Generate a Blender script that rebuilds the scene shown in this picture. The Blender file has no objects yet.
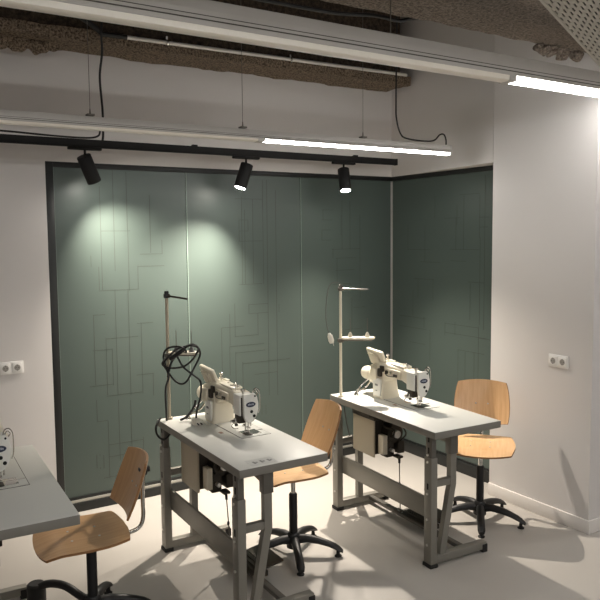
import bpy, bmesh, math, random
from mathutils import Vector, Matrix, noise
random.seed(4)
PI = math.pi
S = bpy.context.scene
COL = S.collection

# ------------------------------------------------------------------ materials
def new_mat(name):
    m = bpy.data.materials.new(name); m.use_nodes = True
    return m, m.node_tree, m.node_tree.nodes['Principled BSDF']
def srgb(r, g, b):
    f = lambda c: (c/255/12.92) if c/255 <= .04045 else ((c/255+.055)/1.055)**2.4
    return (f(r), f(g), f(b), 1)
def mat(name, col, rough=.5, metal=0, noise_amt=.06, scale=8, bump=0, bscale=200, coat=0):
    m, nt, b = new_mat(name)
    b.inputs['Roughness'].default_value = rough
    b.inputs['Metallic'].default_value = metal
    if coat: b.inputs['Coat Weight'].default_value = coat
    tc = nt.nodes.new('ShaderNodeTexCoord'); n = nt.nodes.new('ShaderNodeTexNoise')
    n.inputs['Scale'].default_value = scale; n.inputs['Detail'].default_value = 4
    nt.links.new(tc.outputs['Object'], n.inputs['Vector'])
    r = nt.nodes.new('ShaderNodeMix'); r.data_type = 'RGBA'
    c0 = [max(0, c*(1-noise_amt)) for c in col[:3]]+[1]; c1 = [min(1, c*(1+noise_amt)) for c in col[:3]]+[1]
    r.inputs['A'].default_value = c0; r.inputs['B'].default_value = c1
    nt.links.new(n.outputs['Fac'], r.inputs['Factor']); nt.links.new(r.outputs['Result'], b.inputs['Base Color'])
    if bump:
        n2 = nt.nodes.new('ShaderNodeTexNoise'); n2.inputs['Scale'].default_value = bscale; n2.inputs['Detail'].default_value = 3
        nt.links.new(tc.outputs['Object'], n2.inputs['Vector'])
        bp = nt.nodes.new('ShaderNodeBump'); bp.inputs['Strength'].default_value = bump; bp.inputs['Distance'].default_value = .01
        nt.links.new(n2.outputs['Fac'], bp.inputs['Height']); nt.links.new(bp.outputs['Normal'], b.inputs['Normal'])
    return m
def emis(name, col, strength):
    m, nt, b = new_mat(name)
    b.inputs['Base Color'].default_value = (.9, .9, .9, 1)
    b.inputs['Emission Color'].default_value = col; b.inputs['Emission Strength'].default_value = strength
    return m
def wood_mat(name, a, c, scale=14):
    m, nt, b = new_mat(name)
    b.inputs['Roughness'].default_value = .38; b.inputs['Coat Weight'].default_value = .15
    tc = nt.nodes.new('ShaderNodeTexCoord'); mp = nt.nodes.new('ShaderNodeMapping')
    mp.inputs['Scale'].default_value = (1, 14, 1.2)
    nt.links.new(tc.outputs['Object'], mp.inputs['Vector'])
    n = nt.nodes.new('ShaderNodeTexNoise'); n.inputs['Scale'].default_value = scale*.35; n.inputs['Detail'].default_value = 6; n.inputs['Distortion'].default_value = .4
    nt.links.new(mp.outputs['Vector'], n.inputs['Vector'])
    cr = nt.nodes.new('ShaderNodeValToRGB'); cr.color_ramp.elements[0].position = .3; cr.color_ramp.elements[1].position = .72
    cr.color_ramp.elements[0].color = a; cr.color_ramp.elements[1].color = c
    nt.links.new(n.outputs['Fac'], cr.inputs['Fac']); nt.links.new(cr.outputs['Color'], b.inputs['Base Color'])
    return m
def rough_mat(name, a, c, scale=60, bump=1.0):
    m, nt, b = new_mat(name)
    b.inputs['Roughness'].default_value = .95
    tc = nt.nodes.new('ShaderNodeTexCoord')
    v = nt.nodes.new('ShaderNodeTexNoise'); v.inputs['Scale'].default_value = scale; v.inputs['Detail'].default_value = 5; v.inputs['Roughness'].default_value = .7
    nt.links.new(tc.outputs['Object'], v.inputs['Vector'])
    cr = nt.nodes.new('ShaderNodeValToRGB'); cr.color_ramp.elements[0].position = .38; cr.color_ramp.elements[1].position = .62
    cr.color_ramp.elements[0].color = a; cr.color_ramp.elements[1].color = c
    nt.links.new(v.outputs['Fac'], cr.inputs['Fac']); nt.links.new(cr.outputs['Color'], b.inputs['Base Color'])
    bp = nt.nodes.new('ShaderNodeBump'); bp.inputs['Strength'].default_value = bump; bp.inputs['Distance'].default_value = .03
    nt.links.new(v.outputs['Fac'], bp.inputs['Height']); nt.links.new(bp.outputs['Normal'], b.inputs['Normal'])
    return m

M = {}
M['wall'] = mat('white_wall_paint', srgb(212, 208, 205), .75, 0, .02, 2, .05, 120)
M['floor'] = mat('pale_resin_floor', srgb(172, 167, 160), .40, 0, .05, 1.3, .02, 40)
M['base'] = mat('baseboard_paint', srgb(222, 217, 212), .45)
M['glass'] = mat('green_frosted_film', srgb(76, 87, 82), .40, 0, .03, 1.1)
M['line'] = mat('engraved_line', srgb(64, 71, 64), .6)
M['joint'] = mat('glass_joint', srgb(130, 146, 136), .3)
M['corner_joint'] = mat('corner_joint', srgb(92, 108, 99), .4)
M['joint_dark'] = mat('glass_joint_dark', srgb(60, 74, 68), .4)
M['black_frame'] = mat('black_frame_metal', srgb(27, 29, 28), .45)
M['alu'] = mat('aluminium_sill', srgb(190, 188, 180), .35, .6)
M['beam'] = rough_mat('sprayed_concrete', srgb(66, 55, 43), srgb(168, 148, 126), 75, 1)
M['beam_dark'] = rough_mat('dark_concrete', srgb(44, 37, 30), srgb(84, 71, 58), 36, .6)
M['slab'] = rough_mat('sprayed_ceiling', srgb(100, 88, 78), srgb(172, 158, 144), 70, 1)
M['lum'] = mat('luminaire_housing', srgb(186, 182, 176), .5)
M['lum_dark'] = mat('luminaire_groove', srgb(80, 76, 70), .5)
M['lum_off'] = mat('unlit_diffuser', srgb(232, 226, 214), .35)
M['lum_on'] = emis('lit_diffuser', (1, .975, .94, 1), 7)
M['black'] = mat('black_powder_coat', srgb(5, 5, 5), .75)
M['black_plastic'] = mat('black_plastic', srgb(12, 12, 13), .5, 0, .1)
M['cable'] = mat('black_cable', srgb(22, 21, 21), .5)
M['lum_on_dim'] = emis('lit_diffuser_far', (1, .985, .96, 1), 9.5)  # emission of the added fill lights behind the camera
M['lamp_face'] = emis('spot_lens', (1, .95, .86, 1), 30)
M['conduit'] = mat('galvanised_conduit', srgb(214, 211, 204), .35, .1)
M['wire'] = mat('steel_wire', srgb(110, 105, 98), .4, .6)
M['laminate'] = mat('table_laminate', srgb(206, 206, 200), .42, 0, .015, 3)
M['edge'] = mat('table_edge_band', srgb(122, 119, 112), .5)
M['steel'] = mat('grey_powder_steel', srgb(128, 125, 117), .42, .25, .04)
M['steel_in'] = mat('inner_tube_steel', srgb(98, 95, 89), .45, .3)
M['rubber'] = mat('rubber', srgb(24, 23, 22), .8)
M['screw'] = mat('zinc_screw', srgb(205, 203, 198), .3, .7)
M['hole'] = mat('dark_slot', srgb(18, 18, 17), .9)
M['cream'] = mat('cream_enamel', srgb(226, 219, 200), .32, 0, .02, 6, 0, 100, .2)
M['cream2'] = mat('cream_plastic', srgb(214, 206, 186), .45)
M['white_plate'] = mat('white_face_plate', srgb(226, 225, 218), .3)
M['badge'] = mat('badge_navy', srgb(38, 46, 68), .35)
M['badge_light'] = mat('badge_lettering', srgb(190, 196, 204), .4)
M['chrome'] = mat('chrome', srgb(205, 203, 198), .16, 1, .02)
M['dark_metal'] = mat('dark_mechanism', srgb(62, 57, 50), .45, .6)
M['box'] = mat('control_box_beige', srgb(176, 166, 145), .5)
M['label'] = mat('pale_sticker', srgb(190, 190, 186), .5)
M['mark'] = mat('sticker_mark', srgb(120, 120, 118), .6)
M['redmark'] = mat('brown_label', srgb(150, 118, 100), .6)
M['wood'] = wood_mat('beech_plywood', srgb(206, 162, 114), srgb(220, 180, 134))
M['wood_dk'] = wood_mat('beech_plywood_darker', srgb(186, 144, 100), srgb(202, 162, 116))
M['ply_edge'] = mat('plywood_edge', srgb(150, 108, 68), .6)
M['socket'] = mat('socket_white', srgb(230, 228, 224), .35)
M['socket_in'] = mat('socket_well', srgb(150, 146, 140), .5)
M['white_cable'] = mat('white_cable', srgb(222, 218, 206), .5)
M['grey_cable'] = mat('grey_cable', srgb(92, 92, 88), .5)
M['tray'] = mat('perforated_steel', srgb(196, 192, 182), .5, .2)

# ------------------------------------------------------------------ mesh helpers
def tube(bm, pts, r, n=8, mi=0, cap=True):
    pts = [Vector(p) for p in pts]
    rs = r if isinstance(r, (list, tuple)) else [r]*len(pts)
    rings = []; up = None
    for i, p in enumerate(pts):
        d = (pts[min(i+1, len(pts)-1)]-pts[max(i-1, 0)])
        if d.length < 1e-9: d = Vector((0, 0, 1))
        d.normalize()
        if up is None: up = d.orthogonal().normalized()
        else:
            up = up-d*up.dot(d)
            up = up.normalized() if up.length > 1e-6 else d.orthogonal().normalized()
        s = d.cross(up)
        rings.append([bm.verts.new(p+(up*math.cos(2*PI*k/n)+s*math.sin(2*PI*k/n))*rs[i]) for k in range(n)])
    fs = []
    for a, b in zip(rings, rings[1:]):
        for k in range(n): fs.append(bm.faces.new((a[k], a[(k+1) % n], b[(k+1) % n], b[k])))
    if cap: fs.append(bm.faces.new(rings[0][::-1])); fs.append(bm.faces.new(rings[-1]))
    for f in fs: f.material_index = mi
    return rings
def smooth_pts(pts, k=6):
    P = [Vector(p) for p in pts]; P = [2*P[0]-P[1]]+P+[2*P[-1]-P[-2]]; out = []
    for i in range(1, len(P)-2):
        for j in range(k):
            t = j/k; a, b, c, d = P[i-1:i+3]
            out.append(.5*((2*b)+(c-a)*t+(2*a-5*b+4*c-d)*t*t+(3*b-a-3*c+d)*t**3))
    out.append(P[-2]); return out
def cyl(bm, a, b, r, n=16, mi=0, r2=None):
    return tube(bm, [a, b], [r, r if r2 is None else r2], n, mi)
def box(bm, lo, hi, bev=0, mi=0, rot=None, seg=2):
    lo, hi = Vector(lo), Vector(hi); c = (lo+hi)/2; s = hi-lo
    t = bmesh.new(); bmesh.ops.create_cube(t, size=1)
    for v in t.verts: v.co = Vector((v.co.x*s.x, v.co.y*s.y, v.co.z*s.z))
    if bev:
        bmesh.ops.bevel(t, geom=t.edges[:], offset=min(bev, min(s)*.45), segments=seg, affect='EDGES', profile=.5)
    mtx = Matrix.Translation(c) @ (rot.to_4x4() if rot else Matrix())
    vm = {v: bm.verts.new(mtx @ v.co) for v in t.verts}
    for f in t.faces:
        g = bm.faces.new([vm[v] for v in f.verts]); g.material_index = mi
    t.free()
def prism(bm, prof, fn, a, b, bev=0, mi=0):
    """prof: 2D outline; fn(u, v, w) -> 3D; extruded from w=a to w=b."""
    t = bmesh.new()
    A = [t.verts.new(fn(u, v, a)) for u, v in prof]; B = [t.verts.new(fn(u, v, b)) for u, v in prof]
    n = len(prof); t.faces.new(A); t.faces.new(B[::-1])
    for k in range(n): t.faces.new((A[k], B[k], B[(k+1) % n], A[(k+1) % n]))
    bmesh.ops.recalc_face_normals(t, faces=t.faces[:])
    if bev: bmesh.ops.bevel(t, geom=t.edges[:], offset=bev, segments=2, affect='EDGES', profile=.5, clamp_overlap=True)
    vm = {v: bm.verts.new(v.co) for v in t.verts}
    for f in t.faces:
        g = bm.faces.new([vm[v] for v in f.verts]); g.material_index = mi
    t.free()
def ellipsoid(bm, c, r, mi=0, seg=14):
    t = bmesh.new(); bmesh.ops.create_uvsphere(t, u_segments=seg, v_segments=seg//2+2, radius=1)
    vm = {v: bm.verts.new(Vector((c[0]+v.co.x*r[0], c[1]+v.co.y*r[1], c[2]+v.co.z*r[2]))) for v in t.verts}
    for f in t.faces: bm.faces.new([vm[v] for v in f.verts]).material_index = mi
    t.free()
def obj(name, bm, mats, parent=None, angle=35):
    bmesh.ops.recalc_face_normals(bm, faces=bm.faces[:])
    me = bpy.data.meshes.new(name); bm.to_mesh(me); bm.free()
    for m in (mats if isinstance(mats, (list, tuple)) else [mats]): me.materials.append(M[m])
    for p in me.polygons: p.use_smooth = True
    me.set_sharp_from_angle(angle=math.radians(angle))
    o = bpy.data.objects.new(name, me); COL.objects.link(o)
    if parent: o.parent = parent
    return o
def part(name, mats, parent, build, angle=35):
    bm = bmesh.new(); build(bm); return obj(name, bm, mats, parent, angle)
def tag(o, label, cat, group=None):
    o['label'] = label; o['category'] = cat
    if group: o['group'] = group
    return o
def thing(name, label, cat, loc=(0, 0, 0), rz=0, group=None):
    o = bpy.data.objects.new(name, None); COL.objects.link(o); o.empty_display_size = .1
    o.location = loc; o.rotation_euler = (0, 0, rz)
    return tag(o, label, cat, group)
def struct(name, mats, build, parent=None, angle=35):
    bm = bmesh.new(); build(bm); o = obj(name, bm, mats, parent, angle)
    if not parent: o['kind'] = 'structure'
    return o
def dup(root, loc, rz, label):
    r = root.copy(); COL.objects.link(r); r.location = loc; r.rotation_euler = (0, 0, rz); r['label'] = label
    def rec(src, dst):
        for ch in src.children:
            c = ch.copy(); COL.objects.link(c); c.parent = dst; rec(ch, c)
    rec(root, r); return r

# ------------------------------------------------------------------ measures
H = 2.40       # height of the glazed niche
GX = 2.94      # its width on the back wall
GY = 1.16      # its return on the right wall
PX = -.18      # face of the right-hand pier
PY1, PY2 = -1.335, -2.165
SLABY, SLABZ = -2.08, 2.985
TZ = .798

# ------------------------------------------------------------------ room
struct('floor', 'floor', lambda b: box(b, (-8, -9, -.1), (4, .3, 0)))
def wall_back(b):
    box(b, (-8, -.025, 0), (-GX-.002, .3, 4.2))
    box(b, (-GX-.002, -.025, H), (.3, .3, 4.2))
    box(b, (-GX-.002, .02, 0), (.3, .3, H))
struct('wall_back', 'wall', wall_back)
def wall_right(b):
    prism(b, [(-.025, -.02), (PX, PY1+.002), (.3, PY1+.002), (.3, -.02)], lambda u, v, s: (u, v, s), H, 4.2)
    box(b, (.02, PY1, 0), (.3, .02, H))
    box(b, (PX, PY2, 0), (.3, PY1, 4.2))
struct('wall_right', 'wall', wall_right)
struct('wall_front_return', 'wall', lambda b: box(b, (.3, PY2, 0), (4, PY2+.25, 4.2)))
struct('baseboard_right', 'base', lambda b: (box(b, (PX-.014, PY2-.014, 0), (PX, PY1, .085), .002), box(b, (PX, PY2-.014, 0), (4, PY2, .085), .002)))
struct('baseboard_left', 'base', lambda b: box(b, (-8, -.039, 0), (-GX-.02, -.025, .085), .002))

# rough sprayed ceiling pieces
def rough_box(b, lo, hi, step, amp, seed=0, mi=0, jag=0):
    lo, hi = Vector(lo), Vector(hi); s = hi-lo
    t = bmesh.new(); bmesh.ops.create_cube(t, size=1)
    for v in t.verts: v.co = lo+Vector(((v.co.x+.5)*s.x, (v.co.y+.5)*s.y, (v.co.z+.5)*s.z))
    for ax in range(3):
        n = int(s[ax]/step[ax])
        for k in range(1, n):
            pl = Vector(); pl[ax] = 1
            bmesh.ops.bisect_plane(t, geom=t.verts[:]+t.edges[:]+t.faces[:], plane_co=lo+pl*(s[ax]*k/n), plane_no=pl)
    for v in t.verts:
        q = v.co*7+Vector((seed, seed*2, 0))
        d = noise.noise_vector(q)*amp+noise.noise_vector(v.co*26)*amp*.6
        if jag and abs(v.co.z-lo.z) < 1e-4: d.z -= max(0, noise.noise(v.co*5+Vector((seed, 0, 0))))*jag
        v.co += d
    vm = {v: b.verts.new(v.co) for v in t.verts}
    for f in t.faces: b.faces.new([vm[v] for v in f.verts]).material_index = mi
    t.free()
def beam_f(b):
    box(b, (-8, -.33, 3.15), (-.19, -.02, 4.2), 0, 1)
    rough_box(b, (-7, -.36, 3.115), (-.10, -.04, 3.185), (.05, .04, .035), .010, 3, 0)
    for x, y, z, r in ((-3.12, -.2, 3.10, .07), (-3.0, -.22, 3.08, .055), (-2.92, -.2, 3.10, .045), (-3.25, -.22, 3.1, .08)):
        t = bmesh.new(); bmesh.ops.create_icosphere(t, subdivisions=4, radius=1)
        for v in t.verts:
            c = Vector((v.co.x*r*1.3, v.co.y*r*.8, v.co.z*r*.75))
            c += noise.noise_vector(c*22+Vector((x*9, 0, 0)))*.018; v.co = c+Vector((x, y, z))
        vm = {v: b.verts.new(v.co) for v in t.verts}
        for f in t.faces: b.faces.new([vm[v] for v in f.verts])
        t.free()
struct('trim_1', ['beam', 'beam_dark'], beam_f, angle=60)
def slab_f(b):
    rough_box(b, (-4.2, SLABY-1.0, SLABZ), (1.2, SLABY, SLABZ+.2), (.07, .1, .07), .010, 8, 0)
    box(b, (-8, -9, SLABZ+.005), (4, SLABY-.9, SLABZ+.3))
    for x, y, r in ((-.52, SLABY+.02, .05), (-.4, SLABY+.02, .055), (-.29, SLABY+.0, .045), (-.62, SLABY, .03)):
        t = bmesh.new(); bmesh.ops.create_icosphere(t, subdivisions=4, radius=1)
        for v in t.verts:
            c = Vector((v.co.x*r*1.2, v.co.y*r*.7, v.co.z*r*.8))
            c += noise.noise_vector(c*30+Vector((x*9, 0, 0)))*.022; v.co = c+Vector((x, y, SLABZ-.012))
        vm = {v: b.verts.new(v.co) for v in t.verts}
        for f in t.faces: b.faces.new([vm[v] for v in f.verts])
        t.free()
struct('ceiling', 'slab', slab_f, angle=60)
struct('trim_2', 'beam_dark', lambda b: box(b, (-8, SLABY-.3, 4.15), (4, .3, 4.35)))

# glazed niche: film-covered panes, frame, kick board
BACK = [[-2.582,2.243,-2.582,1.533],[-2.489,2.362,-2.489,1.662],[-2.393,2.352,-2.393,1.947],[-2.391,1.947,-2.391,1.523],[-2.58,1.941,-2.375,1.941],[-2.226,2.196,-2.226,1.782],[-2.306,1.775,-2.141,1.775],[-2.323,1.688,-2.128,1.688],[-2.325,1.691,-2.325,1.527],[-2.14,1.874,-2.14,1.773],[-2.656,1.77,-2.656,1.695],[-2.607,1.527,-2.321,1.527],[-2.604,1.693,-2.604,1.534],[-2.495,1.528,-2.495,0.781],[-2.401,1.523,-2.401,0.769],[-2.654,1.36,-2.571,1.36],[-2.651,1.362,-2.651,0.871],[-2.662,1.112,-2.522,1.112],[-2.569,1.194,-2.569,0.79],[-2.562,1.188,-2.338,1.188],[-2.312,1.281,-2.312,0.772],[-2.342,1.28,-2.223,1.28],[-2.575,0.781,-2.32,0.781],[-2.353,0.907,-2.226,0.907],[-2.232,0.901,-2.232,0.745],[-2.691,0.863,-2.53,0.863],[-2.526,1.105,-2.526,0.856],[-2.648,0.764,-2.648,0.615],[-2.651,0.609,-2.573,0.609],[-2.572,0.602,-2.572,0.191],[-2.493,0.743,-2.493,0.307],[-2.405,0.731,-2.405,0.35],[-2.571,0.43,-2.322,0.43],[-2.319,0.447,-2.319,0.335],[-2.574,0.344,-2.325,0.344],[-2.638,0.373,-2.638,0.365],[-2.66,0.373,-2.66,0.279],[-2.611,0.364,-2.611,0.27],[-2.637,0.279,-2.637,0.27],[-2.614,0.198,-2.463,0.198],[-1.488,2.197,-1.488,1.526],[-1.392,2.184,-1.392,1.53],[-1.185,2.258,-1.185,0.611],[-1.543,2.183,-1.307,2.183],[-1.512,2.021,-1.512,1.859],[-1.511,2.021,-1.442,2.021],[-1.434,2.021,-1.434,1.936],[-1.513,1.936,-1.435,1.936],[-1.302,2.333,-1.302,1.518],[-1.514,1.858,-1.312,1.858],[-1.52,1.522,-1.317,1.522],[-1.264,2.334,-1.264,0.622],[-1.436,1.361,-1.265,1.361],[-1.437,1.366,-1.437,1.296],[-1.437,1.29,-1.266,1.29],[-1.56,1.374,-1.56,1.116],[-1.605,1.299,-1.605,1.058],[-1.562,1.119,-1.359,1.119],[-1.358,1.29,-1.358,1.115],[-1.676,1.195,-1.676,0.831],[-1.672,1.196,-1.483,1.196],[-1.607,1.044,-1.306,1.044],[-1.609,1.05,-1.609,0.823],[-1.556,0.99,-1.298,0.99],[-1.559,0.998,-1.559,0.683],[-1.496,0.899,-1.066,0.899],[-1.498,0.913,-1.498,0.651],[-1.391,0.803,-1.19,0.803],[-1.164,1.35,-1.164,1.286],[-1.296,0.543,-1.296,0.47],[-1.333,0.548,-1.333,0.475],[-1.463,2.098,-1.463,1.525],[-0.742,2.107,-0.631,2.107],[-0.732,2.106,-0.732,2.024],[-0.743,2.024,-0.642,2.024],[-0.743,1.941,-0.653,1.941],[-0.744,1.941,-0.744,1.858],[-0.744,1.857,-0.653,1.857],[-0.54,2.192,-0.54,1.78],[-0.457,2.185,-0.457,1.779],[-0.644,1.78,-0.352,1.78],[-0.352,2.067,-0.352,1.354],[-0.603,1.704,-0.395,1.704],[-0.634,1.782,-0.634,1.707],[-0.604,1.602,-0.416,1.602],[-0.593,1.705,-0.593,1.494],[-0.635,1.484,-0.459,1.484],[-0.417,1.276,-0.299,1.276],[-0.55,2.066,-0.55,1.898],[-0.513,1.09,-0.332,1.09],[-0.439,1.359,-0.439,1.091]]
RIGHT = [[-1.093,2.337,-1.093,1.168],[-1.04,2.191,-1.04,1.866],[-0.831,2.204,-1.035,2.204],[-0.874,2.192,-0.874,1.773],[-0.8,2.125,-0.8,1.969],[-0.655,2.025,-0.833,2.025],[-0.79,2.024,-0.79,1.772],[-0.217,1.77,-0.493,1.77],[-0.726,1.777,-1.036,1.777],[-1.043,2.023,-1.133,2.023],[-1.044,1.949,-1.124,1.949],[-0.727,1.685,-0.902,1.685],[-1.048,1.866,-1.048,1.201],[-0.926,1.526,-1.091,1.526],[-0.949,1.518,-0.949,1.23],[-0.675,1.177,-1.035,1.177],[-0.789,1.198,-0.789,1.094],[-0.676,1.103,-1.118,1.103],[-0.675,1.179,-0.675,1.08],[-1.041,1.185,-1.041,0.772],[-1.047,1.099,-1.158,1.099],[-0.824,0.98,-1.1,0.98],[-0.825,0.977,-0.825,0.736],[-0.903,0.972,-0.903,0.749],[-0.998,0.977,-0.998,0.765],[-0.113,1.191,-0.449,1.191],[-0.424,1.204,-0.424,1.111],[-0.113,1.1,-0.449,1.1],[-0.284,1.423,-0.284,1.208],[-0.296,1.524,-0.543,1.524],[-0.347,1.521,-0.347,1.359],[-0.247,0.973,-0.438,0.973],[-0.431,1.975,-0.431,1.667],[-0.371,1.668,-0.612,1.668],[-0.532,1.53,-0.532,1.356],[-0.216,1.979,-0.216,1.764],[-0.549,2.208,-0.549,2.03],[-0.499,1.102,-0.499,0.849]]
seams = [-GX+.05, -1.945, -.952, -.012]
def strips(b, segs, plane):
    w = .0019
    for a0, z0, a1, z1 in segs:
        lo = (min(a0, a1)-w, min(z0, z1)-w); hi = (max(a0, a1)+w, max(z0, z1)+w)
        if plane == 'y': box(b, (lo[0], -.0008, lo[1]), (hi[0], .001, hi[1]))
        else: box(b, (-.0008, lo[0], lo[1]), (.001, hi[0], hi[1]))
for i in range(3):
    x0, x1 = seams[i], seams[i+1]
    g = struct('window_%d' % (i+1), ['glass', 'joint', 'joint_dark'], lambda b: (box(b, (x0+.003, 0, .10), (x1-.003, .012, H-.03)),
        box(b, (x0+.001, -.0006, .10), (x0+.006, .001, H-.03), 0, 1), box(b, (x1-.006, -.0006, .10), (x1-.003, .001, H-.03), 0, 2)))
    part('engraved_lines', 'line', g, lambda b: strips(b, [s for s in BACK if x0 <= (s[0]+s[2])/2 < x1], 'y'))
g = struct('window_4', ['glass', 'corner_joint'], lambda b: (box(b, (0, -GY-.12, .10), (.012, -.012, H-.03)), box(b, (-.0006, -.018, .1), (.001, -.012, H-.03), 0, 1)))
part('engraved_lines', 'line', g, lambda b: strips(b, RIGHT, 'x'))
def frame_f(b):
    box(b, (-GX, -.022, .0), (-GX+.05, .015, H), .002)
    box(b, (-GX+.05, -.022, H-.035), (0, .015, H), .002)
    box(b, (-.022, -GY-.12, H-.035), (.015, -.022, H), .002)
struct('trim_3', 'black_frame', frame_f)
def kick_f(b):
    box(b, (-GX+.05, -.028, 0), (-.0, .015, .062), .002)
    box(b, (-.028, -GY-.12, 0), (.015, -.028, .09), .002)
    box(b, (-GX+.05, -.010, .083), (0, .015, .102), .001)
    box(b, (-.010, -GY-.12, .092), (.015, -.01, .102), .001)
struct('trim_4', 'black_frame', kick_f)
struct('trim_5', 'alu', lambda b: box(b, (-GX+.05, -.018, .063), (-.03, .014, .083), .001))

# ------------------------------------------------------------------ ceiling services
def luminaire(name, y, z, w, h, x0, x1, lit, label, glow='lum_on'):
    t = thing(name, label, 'ceiling light', ((x0+x1)/2, y, z))
    cx = (x0+x1)/2
    def housing(b):
        prof = [(-w/2, .0), (-w/2, h*.55), (-w/2*.75, h), (w/2*.75, h), (w/2, h*.55), (w/2, .0)]
        prism(b, prof, lambda u, v, s: (s, u, v+h*.28), x0-cx, x1-cx, .002)
        box(b, (x0-cx, -w/2-.002, h*.45), (x1-cx, -w/2+.001, h*.5), 0, 1)
        box(b, (x0-cx, -w/2-.002, h*.62), (x1-cx, -w/2+.001, h*.65), 0, 1)
    part('housing', ['lum', 'lum_dark'], t, housing)
    def seg(a, c):
        def f(b):
            prof = [(-w/2*.86, h*.28), (-w/2*.78, h*.06), (-w/2*.5, 0), (w/2*.5, 0), (w/2*.78, h*.06), (w/2*.86, h*.28)]
            prism(b, prof, lambda u, v, s: (s, u, v), a-cx, c-cx, 0)
        return f
    (a, c), = [lit]
    part('lit_diffuser', glow, t, seg(a+.03, c-.012))
    if a > x0+.1: part('unlit_diffuser', 'lum_off', t, seg(x0, a-.02))
    part('end_cap', 'lum', t, lambda b: box(b, (a-cx-.02, -w/2*.95, -.002), (a-cx+.028, w/2*.95, h*.4), .004))
    part('end_cap', 'lum', t, lambda b: box(b, (x1-cx-.011, -w/2*1.03, -.004), (x1-cx+.006, w/2*1.03, h*1.28), .003))
    return t
L2Y, L2Z = -1.10, 2.462
l2 = luminaire('linear_luminaire', L2Y, L2Z, .062, .052, -4.8, -.385, (-1.93, -.385), 'slim linear ceiling light nearest the green glass, only its right half lit')
L1Y, L1Z = -2.30, 2.675
l1 = luminaire('linear_luminaire', L1Y, L1Z, .085, .10, -4.8, 1.4, (-1.13, 1.4), 'wide linear ceiling light crossing the top of the picture, lit only near the right wall')
for k, y in enumerate((-4.4, -6.2)):  # unseen luminaires added behind the camera to supply ambient fill
    lf = luminaire('linear_luminaire', y, 2.72, .085, .10, -5.4, .6, (-5.4, .6), ['linear ceiling light overhead behind the viewpoint, fully lit, nearer the machines', 'linear ceiling light behind the viewpoint, fully lit, furthest from the glass'][k], 'lum_on_dim')
    for x in (-4.5, -2.4, -.3):
        part('hanging_wire', 'wire', lf, lambda b: cyl(b, (x+2.4, 0, .12), (x+2.4, 0, SLABZ+.02-2.72), .003, 6))
# hanging wires of the lights are parts of the lights
def rel(t, f):
    def g(b):
        f(b)
        for v in b.verts: v.co -= Vector(t.location)
    return g
for x in (-2.94, -2.04, -1.15):
    part('hanging_wire', 'wire', l2, rel(l2, lambda b: (cyl(b, (x, L2Y, L2Z+.075), (x, L2Y, 4.15), .0016, 6), cyl(b, (x, L2Y, L2Z+.075), (x, L2Y, L2Z+.11), .006, 8, 0, .003), box(b, (x-.02, L2Y-.02, L2Z+.072), (x+.02, L2Y+.02, L2Z+.082), .002))))
for x in (-3.6, -1.9, -.2):
    part('hanging_bracket', 'wire', l1, rel(l1, lambda b: (cyl(b, (x, L1Y, L1Z+.12), (x, L1Y, SLABZ+.02), .003, 6), box(b, (x-.03, L1Y-.03, L1Z+.12), (x+.03, L1Y+.03, L1Z+.132), .002))))
# track and spots
TY, TRZ = -.30, 2.47
def track_f(b):
    prism(b, [(-.02, 0), (-.02, .048), (.02, .048), (.02, 0), (.008, 0), (.008, .006), (-.008, .006), (-.008, 0)], lambda u, v, s: (s, TY+u, TRZ+v), -5.0, -.21)
tr = thing('lighting_track', 'long black lighting track above the green glass carrying the spotlights', 'track')
part('rail', 'black', tr, track_f)
part('end_cap', 'black', tr, lambda b: box(b, (-.214, TY-.02, TRZ-.003), (-.2, TY+.02, TRZ+.05), .003))
for x in (-3.4, -2.0, -.62):
    part('wall_arm', 'black', tr, lambda b: (box(b, (x-.02, TY-.012, TRZ+.046), (x+.02, TY+.012, TRZ+.06), .003), cyl(b, (x, TY, TRZ+.053), (x, -.02, TRZ+.053), .005, 8)))
spot_defs = [(-2.755, (.42, .22, -.88), False, 'black spotlight on the track nearest the left wall, tilted towards the glass', 44),
             (-1.60, (-.32, .04, -.95), True, 'black spotlight in the middle of the track, tilted to the left with its lamp glowing', 98),
             (-.735, (-.10, -.30, -.93), True, 'black spotlight nearest the right end of the track, pointing down with its lamp glowing', 118)]
first = None
def make_spot(t, d):
    part('adapter', 'black', t, lambda b: box(b, (-.105, -.019, -.018), (.105, .019, 0), .004))
    part('stem', 'black', t, lambda b: (cyl(b, (0, 0, -.018), (0, 0, -.075), .008, 10), ellipsoid(b, (0, 0, -.08), (.014, .014, .014))))
def spot_head(t, d):
    d = Vector(d).normalized(); p0 = Vector((0, 0, -.078))-d*.025
    L = .18; R_ = .046
    h = part('lamp_housing', 'black', t, lambda b: (tube(b, [p0, p0+d*.004, p0+d*(L-.004), p0+d*L], [R_*.94, R_, R_, R_*.97], 28), ))
    part('lens', 'lamp_face', h, lambda b: cyl(b, p0+d*(L-.001), p0+d*(L+.0015), R_*.82, 24))
    return p0+d*(L+.006), d
for x, d, _, lab, e in spot_defs:
    t = thing('track_spotlight', lab, 'spotlight', (x, TY, TRZ), 0, 'spotlights on the black track')
    make_spot(t, d)
    p, dd = spot_head(t, d)
    L = bpy.data.lights.new('spot_lamp', 'SPOT'); L.energy = e; L.color = (1, .9, .78)
    L.spot_size = math.radians(100); L.spot_blend = 1; L.shadow_soft_size = .022
    o = bpy.data.objects.new('spot_lamp', L); COL.objects.link(o); o.location = Vector((x, TY, TRZ))+p
    o.rotation_euler = dd.to_track_quat('-Z', 'Y').to_euler()

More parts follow.
